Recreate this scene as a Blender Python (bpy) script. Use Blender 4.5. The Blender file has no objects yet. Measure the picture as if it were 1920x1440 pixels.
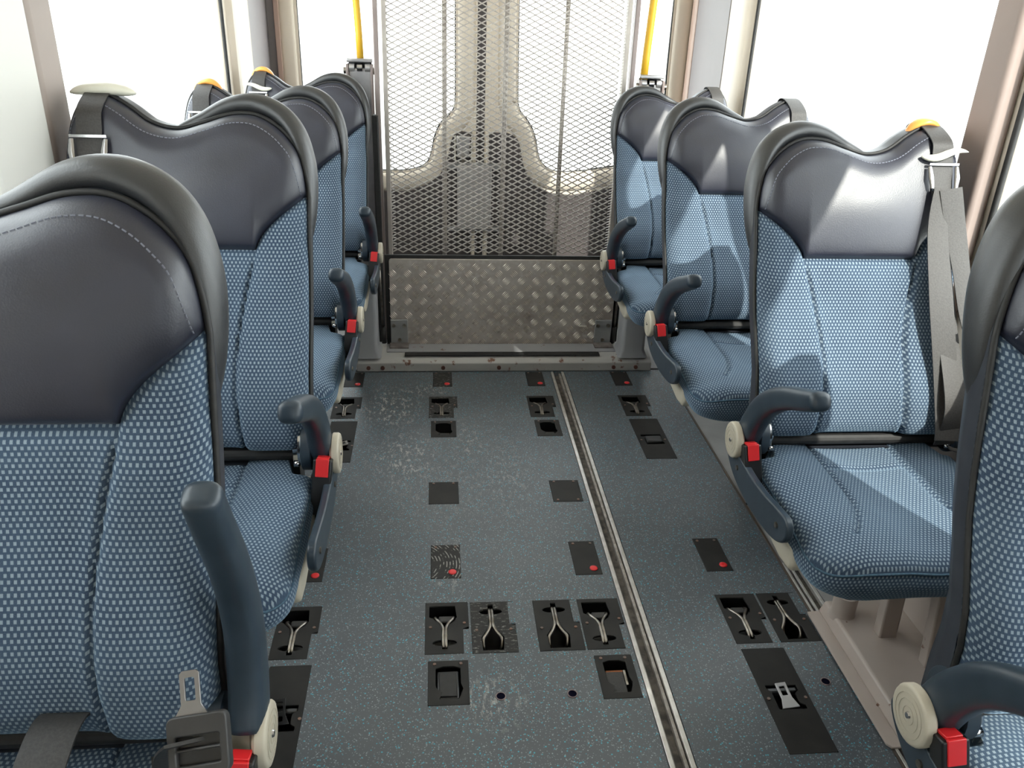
import bpy, bmesh, math, random
from mathutils import Vector, Matrix
from math import sin, cos, pi, sqrt, exp
S = bpy.context.scene
COL = S.collection
random.seed(4)

# ------------------------------------------------------------------ camera
cd = bpy.data.cameras.new('camera'); cam = bpy.data.objects.new('camera', cd); COL.objects.link(cam)
S.camera = cam
P_, YA, RO = .441, .099, .0365
fw = Vector((sin(YA) * cos(P_), cos(YA) * cos(P_), -sin(P_)))
rt = Vector((cos(YA), -sin(YA), 0)); up = rt.cross(fw)
r2 = rt * cos(RO) + up * sin(RO); u2 = -rt * sin(RO) + up * cos(RO)
cam.matrix_world = Matrix(((r2.x, u2.x, -fw.x, 0), (r2.y, u2.y, -fw.y, 0), (r2.z, u2.z, -fw.z, 1.35), (0, 0, 0, 1)))
cd.sensor_fit = 'HORIZONTAL'; cd.sensor_width = 36; cd.lens = 36 * 1543 / 1920
cd.clip_start = .02; cd.clip_end = 200

# ------------------------------------------------------------------ light
W = bpy.data.worlds.new('World'); S.world = W; W.use_nodes = True
bg = W.node_tree.nodes['Background']; bg.inputs[0].default_value = (.93, .97, 1, 1); bg.inputs[1].default_value = 7.0
sd = bpy.data.lights.new('sun', 'SUN'); sd.energy = 7.5; sd.angle = .012; sd.color = (1, .95, .87)
sun = bpy.data.objects.new('sun', sd); COL.objects.link(sun)
sun.rotation_euler = Vector((-.42, .85, -.74)).to_track_quat('-Z', 'Y').to_euler()
S.view_settings.view_transform = 'Standard'; S.view_settings.look = 'None'
S.view_settings.gamma = 1; S.view_settings.use_curve_mapping = False
S.view_settings.exposure = 0.0
try:
    S.cycles.use_denoising = True; S.cycles.max_bounces = 10; S.cycles.transparent_max_bounces = 16
    S.cycles.caustics_reflective = False; S.cycles.caustics_refractive = False
    S.cycles.sample_clamp_indirect = 6
except Exception: pass

# ------------------------------------------------------------------ materials
def mat(name, col, rough=.5, metal=0, spec=.5, coat=0, sheen=0, sheen_tint=None, sheen_rough=.4):
    m = bpy.data.materials.new(name); m.use_nodes = True
    b = m.node_tree.nodes['Principled BSDF']
    b.inputs['Base Color'].default_value = (*col, 1); b.inputs['Roughness'].default_value = rough
    b.inputs['Metallic'].default_value = metal; b.inputs['Specular IOR Level'].default_value = spec
    b.inputs['Coat Weight'].default_value = coat
    b.inputs['Sheen Weight'].default_value = sheen; b.inputs['Sheen Roughness'].default_value = sheen_rough
    if sheen_tint: b.inputs['Sheen Tint'].default_value = (*sheen_tint, 1)
    return m
class NT:
    def __init__(s, m): s.t = m.node_tree; s.b = s.t.nodes['Principled BSDF']
    def n(s, ty, **k):
        x = s.t.nodes.new(ty)
        for a, v in k.items():
            if a.startswith('i_'):
                key = a[2:]; key = int(key) if key.isdigit() else key.replace('_', ' ')
                x.inputs[key].default_value = v
            else: setattr(x, a, v)
        return x
    def l(s, a, b): s.t.links.new(a, b)
    def math(s, op, a, b=None, clamp=False):
        x = s.t.nodes.new('ShaderNodeMath'); x.operation = op; x.use_clamp = clamp
        for i, v in enumerate((a, b)):
            if v is None: continue
            if isinstance(v, (int, float)): x.inputs[i].default_value = v
            else: s.l(v, x.inputs[i])
        return x.outputs[0]
    def mix(s, f, a, b, blend='MIX'):
        x = s.t.nodes.new('ShaderNodeMix'); x.data_type = 'RGBA'; x.blend_type = blend
        for i, v in ((0, f), (6, a), (7, b)):
            if isinstance(v, (int, float)): x.inputs[i].default_value = v
            elif isinstance(v, tuple): x.inputs[i].default_value = (*v, 1)
            else: s.l(v, x.inputs[i])
        return x.outputs[2]
    def ramp(s, f, lo, hi):
        x = s.t.nodes.new('ShaderNodeMapRange'); x.inputs[1].default_value = lo; x.inputs[2].default_value = hi
        s.l(f, x.inputs[0]); return x.outputs[0]
    def bump(s, h, st, dist=.002):
        x = s.n('ShaderNodeBump', i_Strength=st, i_Distance=dist); s.l(h, x.inputs['Height']); s.l(x.outputs[0], s.b.inputs['Normal'])
    def noise(s, sc, det=3, vec=None, rough=.5):
        x = s.n('ShaderNodeTexNoise', i_Scale=sc, i_Detail=det, i_Roughness=rough)
        if vec is not None: s.l(vec, x.inputs['Vector'])
        return x.outputs[0]
    def obj(s): return s.n('ShaderNodeTexCoord').outputs['Object']

def fabric_mat():
    m = mat('dotted_fabric', (.03, .07, .12), .85, spec=.15, sheen=.35, sheen_tint=(.5, .75, 1.0), sheen_rough=.5)
    t = NT(m); uv = t.n('ShaderNodeUVMap').outputs[0]
    sp = t.n('ShaderNodeSeparateXYZ'); t.l(uv, sp.inputs[0])
    PX, PY = .0077, .0070
    y = t.math('DIVIDE', sp.outputs[1], PY); row = t.math('FLOOR', y); fy = t.math('SUBTRACT', y, row)
    par = t.math('MULTIPLY', t.math('MODULO', t.math('ADD', row, 1000), 2), .5)
    x = t.math('ADD', t.math('DIVIDE', sp.outputs[0], PX), t.math('ADD', par, 1000))
    fx = t.math('FRACT', x)
    ax = t.math('ABSOLUTE', t.math('SUBTRACT', fx, .5)); ay = t.math('ABSOLUTE', t.math('SUBTRACT', fy, .5))
    mx = t.ramp(ax, .29, .15); my = t.ramp(ay, .37, .24)
    dot = t.math('MULTIPLY', mx, my)
    # each dot is a little cluster of threads
    thr = t.ramp(t.math('ABSOLUTE', t.math('SUBTRACT', fx, .5)), .0, .06)
    dot = t.math('MULTIPLY', dot, t.math('ADD', t.math('MULTIPLY', thr, .35), .65))
    wv = t.noise(900, 2, uv)
    big = t.noise(9, 3, t.obj())
    base = t.mix(t.ramp(wv, .3, .7), (.022, .033, .056), (.050, .080, .130))
    base = t.mix(t.ramp(big, .35, .7), base, t.mix(.45, base, (.075, .118, .175)))
    c = t.mix(dot, base, (.25, .31, .36))
    t.l(c, t.b.inputs['Base Color'])
    h = t.math('ADD', t.math('MULTIPLY', dot, .8), t.math('MULTIPLY', wv, .5))
    t.bump(h, .35, .001)
    return m
def vinyl_mat(name='navy_vinyl', col=(.012, .0135, .026)):
    m = mat(name, col, .48, spec=.8, sheen=.05, sheen_tint=(.8, .85, 1)); t = NT(m)
    v = t.n('ShaderNodeTexVoronoi', i_Scale=420); t.l(t.obj(), v.inputs['Vector'])
    n = t.noise(12, 4, t.obj())
    t.l(t.mix(t.ramp(n, .3, .75), tuple(c * .85 for c in col), tuple(c * 1.25 for c in col)), t.b.inputs['Base Color'])
    t.l(t.math('ADD', t.math('MULTIPLY', n, .2), .33), t.b.inputs['Roughness'])
    t.bump(v.outputs[0], .18, .0006); return m
def noisy(name, a, b, sc, rough=.5, metal=0, lo=.35, hi=.65, bump=0, det=4, spec=.5):
    m = mat(name, a, rough, metal, spec); t = NT(m); n = t.noise(sc, det, t.obj())
    t.l(t.mix(t.ramp(n, lo, hi), a, b), t.b.inputs['Base Color'])
    if bump: t.bump(n, bump, .001)
    return m
def floor_mat():
    m = mat('speckled_floor', (.03, .036, .04), .46, spec=.6); t = NT(m); o = t.obj()
    n = t.noise(3.2, 4, o)
    c = t.mix(t.ramp(n, .3, .7), (.064, .074, .086), (.088, .098, .108))
    for sc, th, colr in ((210, .24, (.24, .28, .29)), (175, .22, (.05, .34, .44)), (300, .25, (.19, .22, .24))):
        v = t.n('ShaderNodeTexVoronoi', i_Scale=sc); t.l(o, v.inputs['Vector'])
        w = t.n('ShaderNodeTexWhiteNoise'); t.l(v.outputs['Position'], w.inputs[0])
        f = t.math('MULTIPLY', t.ramp(v.outputs[0], th + .12, th), t.ramp(w.outputs[0], .70, .78))
        c = t.mix(f, c, colr)
    # chalky scuffs, each patch where the floor is worn
    sp = t.n('ShaderNodeMapping'); sp.inputs['Scale'].default_value = (1, .35, 1); sp.inputs['Rotation'].default_value = (0, 0, .5)
    t.l(o, sp.inputs[0])
    scr = t.noise(95, 7, sp.outputs[0], .72); brk = t.noise(38, 3, o)
    fine = t.math('MULTIPLY', t.ramp(scr, .51, .57), t.ramp(brk, .44, .53))
    tot = None
    for cx, cy, rx, ry, a in ((-.17, 2.66, .13, .20, 1), (-.06, 2.80, .14, .07, .8), (-.11, 2.30, .14, .22, .7), (.10, 2.40, .07, .2, .45), (.11, 1.28, .09, .10, .55),
                           (.2, 2.2, .12, .3, .3), (.02, 1.75, .05, .14, .7), (.13, 1.50, .07, .08, .5), (.0, 2.15, .3, .3, .2)):
        d = t.n('ShaderNodeVectorMath', operation='SUBTRACT'); t.l(o, d.inputs[0]); d.inputs[1].default_value = (cx, cy, 0)
        e = t.n('ShaderNodeVectorMath', operation='DIVIDE'); t.l(d.outputs[0], e.inputs[0]); e.inputs[1].default_value = (rx, ry, 1)
        g = t.n('ShaderNodeVectorMath', operation='LENGTH'); t.l(e.outputs[0], g.inputs[0])
        k = t.math('MULTIPLY', t.ramp(g.outputs['Value'], 1.0, .3), a)
        tot = k if tot is None else t.math('MAXIMUM', tot, k)
    f = t.math('MULTIPLY', fine, tot)
    c = t.mix(t.math('MULTIPLY', f, .8), c, (.48, .46, .42))
    t.l(c, t.b.inputs['Base Color'])
    t.l(t.math('ADD', t.math('MULTIPLY', t.noise(30, 4, o), .2), .34), t.b.inputs['Roughness'])
    t.bump(t.noise(500, 2, o), .12, .0006)
    return m
def tread_mat():
    m = mat('tread_aluminium', (.30, .275, .25), .42, .35); t = NT(m); o = t.obj()
    n = t.noise(5, 5, o); n2 = t.noise(60, 4, o)
    c = t.mix(t.ramp(n, .3, .7), (.46, .42, .385), (.34, .29, .255)); c = t.mix(t.ramp(n2, .5, .75), c, (.50, .47, .44))
    t.l(c, t.b.inputs['Base Color']); t.l(t.ramp(n2, -.3, 1.6), t.b.inputs['Roughness']); return m
def rusty(name, a, rust_lo=.60, rust_hi=.66, rough=.45):
    m = mat(name, a, rough); t = NT(m); o = t.obj(); n = t.noise(22, 6, o, .6); s = t.noise(5, 3, o)
    c = t.mix(t.ramp(s, .3, .7), a, tuple(x * .85 for x in a))
    c = t.mix(t.ramp(n, rust_lo, rust_hi), c, (.13, .055, .03)); t.l(c, t.b.inputs['Base Color']); return m
FAB = fabric_mat(); VIN = vinyl_mat(); GRABV = vinyl_mat('charcoal_soft_plastic', (.018, .019, .021))
SHELL = noisy('shell_plastic', (.022, .025, .034), (.030, .034, .044), 30, .45)
ARM = noisy('slate_blue_plastic', (.020, .032, .046), (.028, .042, .058), 25, .38)
BEIGE = mat('beige_plastic', (.44, .40, .32), .45); BLACK = mat('black_plastic', (.010, .010, .011), .35)
BLACKM = noisy('black_matt', (.010, .010, .010), (.018, .017, .017), 60, .6)
RED = mat('red_button', (.62, .018, .022), .35, spec=.6); CHROME = mat('chrome', (.45, .45, .46), .18, 1); BRIGHT = mat('bright_steel', (.62, .62, .64), .3, .3)
STEEL = noisy('worn_steel', (.34, .32, .29), (.20, .17, .14), 60, .33, 1)
BELT = noisy('belt_webbing', (.032, .029, .028), (.046, .043, .041), 300, .6, bump=.3)
BELTB = noisy('belt_webbing_black', (.022, .021, .021), (.035, .033, .032), 300, .6, bump=.3)
CREAM = mat('cream_handle', (.72, .70, .60), .35); ORANGE = mat('orange_cap', (.85, .36, .08), .35)
WALLC = noisy('cream_trim', (.80, .72, .61), (.75, .67, .57), 4, .34); WALLP = noisy('mauve_grey_panel', (.24, .215, .22), (.21, .19, .195), 3, .5)
DARKP = noisy('dark_door_panel', (.085, .072, .072), (.065, .056, .057), 5, .6); PINK = mat('tan_strip', (.50, .36, .30), .4)
GREY = rusty('grey_paint', (.30, .30, .31), .66, .70); GREYL = rusty('rusted_grey_paint', (.40, .39, .375), .61, .66)
TAUPE = rusty('taupe_paint', (.44, .375, .335), .68, .71, .38); GREYM = noisy('pale_grey_metal', (.28, .28, .28), (.22, .22, .22), 9, .4)
ALU = noisy('aluminium_rail', (.62, .60, .57), (.48, .46, .43), 40, .35, .6); DIRT = noisy('dirty_channel', (.12, .105, .09), (.035, .03, .028), 40, .7, lo=.4, hi=.6)
MESHM = noisy('galvanised_mesh', (.46, .42, .38), (.38, .34, .31), 12, .45, .4); YEL = mat('yellow_paint', (.90, .52, .04), .35)
FRAMEM = noisy('lift_frame_metal', (.30, .25, .235), (.24, .19, .18), 6, .4, .3)
TREAD = tread_mat(); BAR = mat('tread_bar_polished', (.72, .66, .58), .45, .7); FLOOR = floor_mat()
HOUSE = noisy('silver_housing', (.50, .49, .49), (.40, .39, .40), 20, .3, .7)
CONC = noisy('pale_concrete', (.62, .62, .60), (.55, .55, .53), 1.5, .8); STITCH = mat('grey_thread', (.17, .18, .22), .8)
SCREWM = noisy('rusty_screw', (.22, .12, .085), (.14, .12, .11), 90, .4, .6)
GLASS = bpy.data.materials.new('window_glass'); GLASS.use_nodes = True
_t = GLASS.node_tree; _t.nodes.clear()
_o = _t.nodes.new('ShaderNodeOutputMaterial'); _m = _t.nodes.new('ShaderNodeMixShader'); _a = _t.nodes.new('ShaderNodeBsdfTransparent')
_g = _t.nodes.new('ShaderNodeBsdfGlossy'); _g.inputs['Roughness'].default_value = .02; _a.inputs[0].default_value = (.96, .98, .97, 1)
_m.inputs[0].default_value = .05
_t.links.new(_a.outputs[0], _m.inputs[1]); _t.links.new(_g.outputs[0], _m.inputs[2]); _t.links.new(_m.outputs[0], _o.inputs[0])

# ------------------------------------------------------------------ mesh helpers
def tag(o, label=None, cat=None, group=None, kind=None):
    for k, v in (('label', label), ('category', cat), ('group', group), ('kind', kind)):
        if v: o[k] = v
    return o
def empty(name, loc, label=None, cat=None, group=None):
    o = bpy.data.objects.new(name, None); o.location = loc; o.empty_display_size = .05; COL.objects.link(o); return tag(o, label, cat, group)
class MB:
    """collects shapes, builds them as one mesh"""
    def __init__(s): s.v = []; s.f = []; s.uv = {}
    def add(s, v, f):
        b = len(s.v); s.v += [tuple(p) for p in v]; s.f += [tuple(i + b for i in q) for q in f]; return s
    def box(s, x0, x1, y0, y1, z0, z1):
        v = [(x, y, z) for z in (z0, z1) for y in (y0, y1) for x in (x0, x1)]
        return s.add(v, [(0, 2, 3, 1), (4, 5, 7, 6), (0, 1, 5, 4), (2, 6, 7, 3), (0, 4, 6, 2), (1, 3, 7, 5)])
    def bar(s, a, b, w, h, upv=(0, 0, 1)):
        a = Vector(a); b = Vector(b); d = (b - a).normalized(); u = Vector(upv)
        x = d.cross(u).normalized() * (w / 2); z = x.cross(d).normalized() * (h / 2)
        v = [p + i * x + j * z for p in (a, b) for i, j in ((-1, -1), (1, -1), (1, 1), (-1, 1))]
        return s.add(v, [(0, 1, 2, 3), (4, 7, 6, 5), (0, 4, 5, 1), (1, 5, 6, 2), (2, 6, 7, 3), (3, 7, 4, 0)])
    def cyl(s, a, b, r, n=20, r1=None):
        return s.sweep([a, b], [(r, r), (r1 or r, r1 or r)], n)
    def sweep(s, pts, radii, n=12, side=None, closed=False, power=1.0):
        """elliptic tube: radii = (across side, other way)"""
        pts = [Vector(p) for p in pts]; k = len(pts); V = []
        if not isinstance(radii, list): radii = [radii] * k
        radii = [(r, r) if isinstance(r, (int, float)) else r for r in radii]
        ref = Vector(side) if side else None; px = None
        for i, p in enumerate(pts):
            if closed: d = pts[(i + 1) % k] - pts[i - 1]
            else: d = pts[min(i + 1, k - 1)] - pts[max(i - 1, 0)]
            d.normalize()
            if ref is not None: x = ref - d * ref.dot(d)
            elif px is None: x = d.orthogonal()
            else: x = px - d * px.dot(d)
            x.normalize(); px = x; y = d.cross(x)
            for j in range(n):
                a = 2 * pi * (j + .5) / n; c, q = cos(a), sin(a)
                c = math.copysign(abs(c) ** power, c); q = math.copysign(abs(q) ** power, q)
                V.append(p + x * (radii[i][0] * c) + y * (radii[i][1] * q))
        F = []
        for i in range(k if closed else k - 1):
            for j in range(n):
                a = i * n + j; b = i * n + (j + 1) % n; e = ((i + 1) % k) * n
                F.append((a, b, e + (j + 1) % n, e + j))
        if not closed: F += [tuple(range(n))[::-1], tuple((k - 1) * n + j for j in range(n))]
        return s.add(V, F)
    def prism(s, poly, axis, t0, t1):
        """polygon in the two other axes, extruded along axis"""
        n = len(poly); V = []
        for t in (t0, t1):
            for a, b in poly: V.append({'x': (t, a, b), 'y': (a, t, b), 'z': (a, b, t)}[axis])
        return s.add(V, [tuple(range(n)), tuple(range(2 * n - 1, n - 1, -1))] + [(i, (i + 1) % n, n + (i + 1) % n, n + i) for i in range(n)])
    def build(s, name, m, parent=None, smooth=False, bevel=0, xf=None, uv=None, seg=2, angle=None):
        me = bpy.data.meshes.new(name)
        v = s.v if xf is None else [xf(*p) for p in s.v]
        me.from_pydata(v, [], s.f)
        bm = bmesh.new(); bm.from_mesh(me); bmesh.ops.recalc_face_normals(bm, faces=bm.faces)
        if uv:
            ul = bm.loops.layers.uv.new('UVMap')
            bm.verts.ensure_lookup_table()
            for f in bm.faces:
                for l in f.loops: l[ul].uv = uv[l.vert.index]
        bm.to_mesh(me); bm.free()
        me.materials.append(m)
        if smooth:
            for p in me.polygons: p.use_smooth = True
            if angle:
                try: me.set_sharp_from_angle(angle=angle)
                except Exception: pass
        o = bpy.data.objects.new(name, me); COL.objects.link(o)
        if parent: o.parent = parent
        if bevel:
            b = o.modifiers.new('bevel', 'BEVEL'); b.width = bevel; b.segments = seg; b.limit_method = 'ANGLE'; b.angle_limit = .6
            if not smooth:
                for p in me.polygons: p.use_smooth = True
                try: me.set_sharp_from_angle(angle=.9)
                except Exception: pass
        return o
def plate(name, m, outer, holes, th, parent=None, bevel=0, place=None, kind=None):
    """flat plate with real holes, top face at local z=0, extruded down by th"""
    cu = bpy.data.curves.new(name, 'CURVE'); cu.dimensions = '2D'; cu.fill_mode = 'BOTH'
    for lp in [outer] + holes:
        sp = cu.splines.new('POLY'); sp.points.add(len(lp) - 1); sp.use_cyclic_u = True
        for i, (a, b) in enumerate(lp): sp.points[i].co = (a, b, 0, 1)
    cu.extrude = th / 2; cu.bevel_depth = bevel; cu.bevel_resolution = 2; cu.offset = -bevel
    t = bpy.data.objects.new('t', cu); COL.objects.link(t)
    dg = bpy.context.evaluated_depsgraph_get(); dg.update()
    me = bpy.data.meshes.new_from_object(t.evaluated_get(dg)); bpy.data.objects.remove(t); bpy.data.curves.remove(cu)
    me.transform(Matrix.Translation((0, 0, -th / 2 - bevel)))
    if place: me.transform(place)
    me.name = name; me.materials.clear(); me.materials.append(m)
    bm = bmesh.new(); bm.from_mesh(me); bmesh.ops.remove_doubles(bm, verts=bm.verts, dist=1e-6)
    bmesh.ops.recalc_face_normals(bm, faces=bm.faces); bm.to_mesh(me); bm.free()
    o = bpy.data.objects.new(name, me); COL.objects.link(o)
    if parent: o.parent = parent
    if kind: o['kind'] = kind
    return o
def rrect(x0, x1, y0, y1, r, n=4):
    P = []
    for cx, cy, a0 in ((x1 - r, y1 - r, 0), (x0 + r, y1 - r, 90), (x0 + r, y0 + r, 180), (x1 - r, y0 + r, 270)):
        for i in range(n + 1):
            a = math.radians(a0 + 90 * i / n); P.append((cx + r * cos(a), cy + r * sin(a)))
    return P
def circ(cx, cy, r, n=20, ry=None): return [(cx + r * cos(2 * pi * i / n), cy + (ry or r) * sin(2 * pi * i / n)) for i in range(n)]
def smoothpts(P, n=6, closed=False):
    """Catmull-Rom through the points"""
    out = []; k = len(P); P = [Vector(p) for p in P]
    rng = k if closed else k - 1
    for i in range(rng):
        p0 = P[(i - 1) % k] if closed or i > 0 else P[i]; p1 = P[i]; p2 = P[(i + 1) % k]
        p3 = P[(i + 2) % k] if closed or i + 2 < k else p2
        for j in range(n):
            t = j / n
            out.append(.5 * ((2 * p1) + (p2 - p0) * t + (2 * p0 - 5 * p1 + 4 * p2 - p3) * t * t + (3 * p1 - p0 - 3 * p2 + p3) * t ** 3))
    if not closed: out.append(P[-1])
    return [tuple(p) for p in out]
def interp(T, x):
    if x <= T[0][0]: return T[0][1]
    for (a, b), (c, d) in zip(T, T[1:]):
        if x <= c:
            t = (x - a) / (c - a); return b + (d - b) * t
    return T[-1][1]
def densify(T):
    P = smoothpts([(a, b, 0) for a, b in T], 8); return [(p[0], p[1]) for p in P]
def children(o): return [c for c in bpy.data.objects if c.parent == o]
def dup(root, loc, label=None):
    r = root.copy(); COL.objects.link(r); r.location = loc
    if label: r['label'] = label
    for ch in children(root):
        c = ch.copy(); COL.objects.link(c); c.parent = r
        for g in children(ch):
            d = g.copy(); COL.objects.link(d); d.parent = c
    return r
YZ = Matrix(((0, 0, 1, 0), (1, 0, 0, 0), (0, 1, 0, 0), (0, 0, 0, 1)))      # (a,b,depth) -> (depth,a,b)
def XZ(y): return Matrix(((1, 0, 0, 0), (0, 0, -1, y), (0, 1, 0, 0), (0, 0, 0, 1)))   # (a,b,d) -> (a, y-d, b)

# ------------------------------------------------------------------ setting
XL, XR, YR, ZC = -.78, 1.22, 4.2, 1.9
tag(MB().box(-40, 40, -40, 45, -.95, -.85).build('ground', CONC), kind='structure')

# floor fixtures: (kind, x0, x1, y0, y1); the floor is cut out below each
FX = []
def fx(k, x0, x1, y0, y1, lab, **o): FX.append((k, x0, x1, y0, y1, lab, o))
fx('cover', -.355, -.283, 2.826, 2.956, 'black hatch plate with red button beside the rearmost left seat, near the lift sill', red=1)
fx('cover', -.020, .054, 2.826, 2.956, 'scuffed black hatch plate with red button in mid aisle, before the lift sill', red=1, sc=1)
fx('cover', .344, .411, 2.826, 2.956, 'black hatch plate with red button just left of the aluminium track at the lift sill', red=1)
fx('cover', .683, .752, 2.826, 2.956, 'black hatch plate with red button right of the track at the lift sill', red=1)
fx('cover', -.030, .059, 2.030, 2.150, 'plain black blank plate in mid aisle, left of a pair')
fx('cover', .338, .428, 2.030, 2.150, 'plain black blank plate in mid aisle beside the aluminium track', scr=1)
fx('cover', -.365, -.294, 1.690, 1.830, 'black hatch plate with red button half under the second seat on the left', red=1)
fx('cover', -.022, .056, 1.690, 1.832, 'worn black hatch plate with red button and arc-shaped scratches', red=1, sc=2)
fx('cover', .352, .423, 1.690, 1.835, 'clean black hatch plate with red button left of the track in mid aisle', red=1)
fx('cover', .700, .772, 1.690, 1.835, 'black hatch plate with red button between the track and the second right seat', red=1)
fx('ring', -.375, -.276, 2.572, 2.740, 'black floor anchor with steel Y ring beside the third seat on the left')
fx('ring', -.034, .069, 2.572, 2.740, 'scuffed black floor anchor with steel Y ring in the far row, left of track', sc=1)
fx('ring', .327, .428, 2.572, 2.740, 'black floor anchor with steel Y ring in the far row beside the track')
fx('ring', .672, .780, 2.572, 2.740, 'black floor anchor with steel Y ring in the far row, right of track')
fx('ring', -.380, -.281, 1.424, 1.598, 'black floor anchor with steel Y ring beside the nearest left seat')
fx('ring', -.034, .069, 1.424, 1.598, 'near-row floor anchor, Y ring forked away, first of four left of the track')
fx('gnir', .074, .180, 1.422, 1.596, 'near-row floor anchor, scratched lower corner, Y ring forked towards the viewer', sc=1)
fx('gnir', .228, .334, 1.422, 1.596, 'near-row floor anchor, Y ring forked towards the viewer, beside the anchor nearest the track')
fx('ring', .338, .441, 1.422, 1.596, 'near-row floor anchor, Y ring forked away, right beside the aluminium track')
fx('ring', .690, .792, 1.424, 1.598, 'near-row floor anchor right of the track with rusty Y ring and webbing')
fx('gnir', .797, .896, 1.424, 1.598, 'near-row floor anchor touching the taupe base plate, rusty Y ring')
fx('pocket', -.026, .061, 2.431, 2.548, 'black buckle pocket with empty recess in the far row, left of a pair')
fx('pocket', .336, .423, 2.431, 2.548, 'black buckle pocket with pale tongue in the far row beside the track', pale=1)
fx('pocket', -.026, .063, 1.275, 1.403, 'black buckle pocket with closed black buckle in the near row', closed=1)
fx('pocket', .348, .434, 1.275, 1.403, 'black buckle pocket showing a rusty belt edge beside the track', rust=1)
fx('long', -.368, -.278, 2.274, 2.552, 'long black plate with recessed buckle beside the third seat on the left', bk=1)
fx('long', .675, .778, 2.270, 2.549, 'long black plate with black buckle lying in its slot, right of track', bk=2)
fx('long', -.372, -.281, 1.132, 1.405, 'long black plate with black belt tongue beside the nearest left armrest', bk=3)
fx('long', .694, .796, 1.114, 1.407, 'long black plate with shiny chrome tongue in its slot', bk=4)

def build_floor():
    RX0, RX1 = .450, .496                        # slot of the recessed track
    holes = [(a, b, c, d) for _, a, b, c, d, _, _ in FX]
    holes.append((.444, .500, -.5, 2.958))
    x0, x1, y0, y1 = -.62, .908, -2.2, 2.972
    xs = sorted({x0, x1} | {v for h in holes for v in h[:2]}); ys = sorted({y0, y1} | {v for h in holes for v in h[2:]})
    for v in list(ys): pass
    g = MB(); idx = {}
    def vi(i, j, z):
        k = (i, j, z)
        if k not in idx: idx[k] = len(g.v); g.v.append((xs[i], ys[j], z))
        return idx[k]
    def solid(i, j):
        if not (0 <= i < len(xs) - 1 and 0 <= j < len(ys) - 1): return False
        cx = (xs[i] + xs[i + 1]) / 2; cy = (ys[j] + ys[j + 1]) / 2
        return not any(h[0] < cx < h[1] and h[2] < cy < h[3] for h in holes)
    for i in range(len(xs) - 1):
        for j in range(len(ys) - 1):
            if not solid(i, j): continue
            for z in (0, -.03): g.f.append((vi(i, j, z), vi(i + 1, j, z), vi(i + 1, j + 1, z), vi(i, j + 1, z)))
            for di, dj, a, b in ((-1, 0, (0, 0), (0, 1)), (1, 0, (1, 0), (1, 1)), (0, -1, (0, 0), (1, 0)), (0, 1, (0, 1), (1, 1))):
                if not solid(i + di, j + dj):
                    p = (i + a[0], j + a[1]); q = (i + b[0], j + b[1])
                    g.f.append((vi(*p, 0), vi(*q, 0), vi(*q, -.03), vi(*p, -.03)))
    fl = g.build('floor', FLOOR); tag(fl, kind='structure')
    MB().box(XL, XR, -2.2, YR, -.10, -.06).build('underfloor', BLACKM, fl)
    # flat metal edging beside the vinyl, either side, and the bay behind the lift
    e = MB(); e.box(.912, XR, 1.72, 2.99, -.03, -.001); e.box(.965, XR, -2.2, 1.719, -.03, -.002); e.box(XL, -.622, -2.2, 2.99, -.03, -.001); e.box(XL, XR, 2.99, YR, -.03, -.001)
    e.build('floor_edging', GREYM, fl, bevel=.002)
    MB().bar((.909, -2, .001), (.909, 2.96, .001), .006, .005).build('edge_strip', noisy('brown_edge', (.09, .065, .05), (.05, .04, .035), 20, .5), fl)
    return fl
build_floor()

def wall(name, X, s, ops):
    o = plate(name, WALLC, [(-2.2, -.03), (YR, -.03), (YR, ZC), (-2.2, ZC)], [rrect(a, b, c, d, .07) for a, b, c, d in ops], .05, place=YZ)
    # plate hangs from local z=0 to -.05; put its inner face at X
    o.location.x = X if s < 0 else X + .05
    return tag(o, kind='structure')
WR = [(1.86, 3.34, .80, 1.74), (.42, 1.70, .80, 1.74), (-1.2, .30, .80, 1.5)]  # unseen last opening has its top lowered to keep sun off the floor
WL = [(1.84, 3.36, .80, 1.74), (.60, 1.42, .80, 1.74)]
wr = wall('wall_right', XR, 1, WR); wl = wall('wall_left', XL, -1, WL)
MB().box(XL - .05, XR + .05, -2.2, YR + .05, ZC, ZC + .04).build('ceiling', WALLC)['kind'] = 'structure'
wf = plate('wall_front', WALLP, [(XL, -.03), (XR, -.03), (XR, ZC), (XL, ZC)], [rrect(-.40, .84, 1.15, 1.7, .08)], .05, place=XZ(-2.2)); wf['kind'] = 'structure'  # unseen bulkhead, windscreen cut down to a small opening for darker seat fronts
n = 0
for X, ops, d in ((XR, WR, .03), (XL, WL, -.03)):
    for a, b, c, e in ops:
        n += 1
        w = MB().box(X + d - .002, X + d + .002, a - .01, b + .01, c - .01, e + .01).build('window_%d' % n, GLASS); w['kind'] = 'structure'
        P = [(X - d * .05, p, q) for p, q in rrect(a - .003, b + .003, c - .003, e + .003, .072, 6)]
        MB().sweep(P, .007, 8, closed=True).build('rubber_seal', BLACKM, w, smooth=True)
w = MB().box(-.41, .85, -2.24, -2.235, 1.14, 1.71).build('window_6', GLASS); w['kind'] = 'structure'
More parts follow.
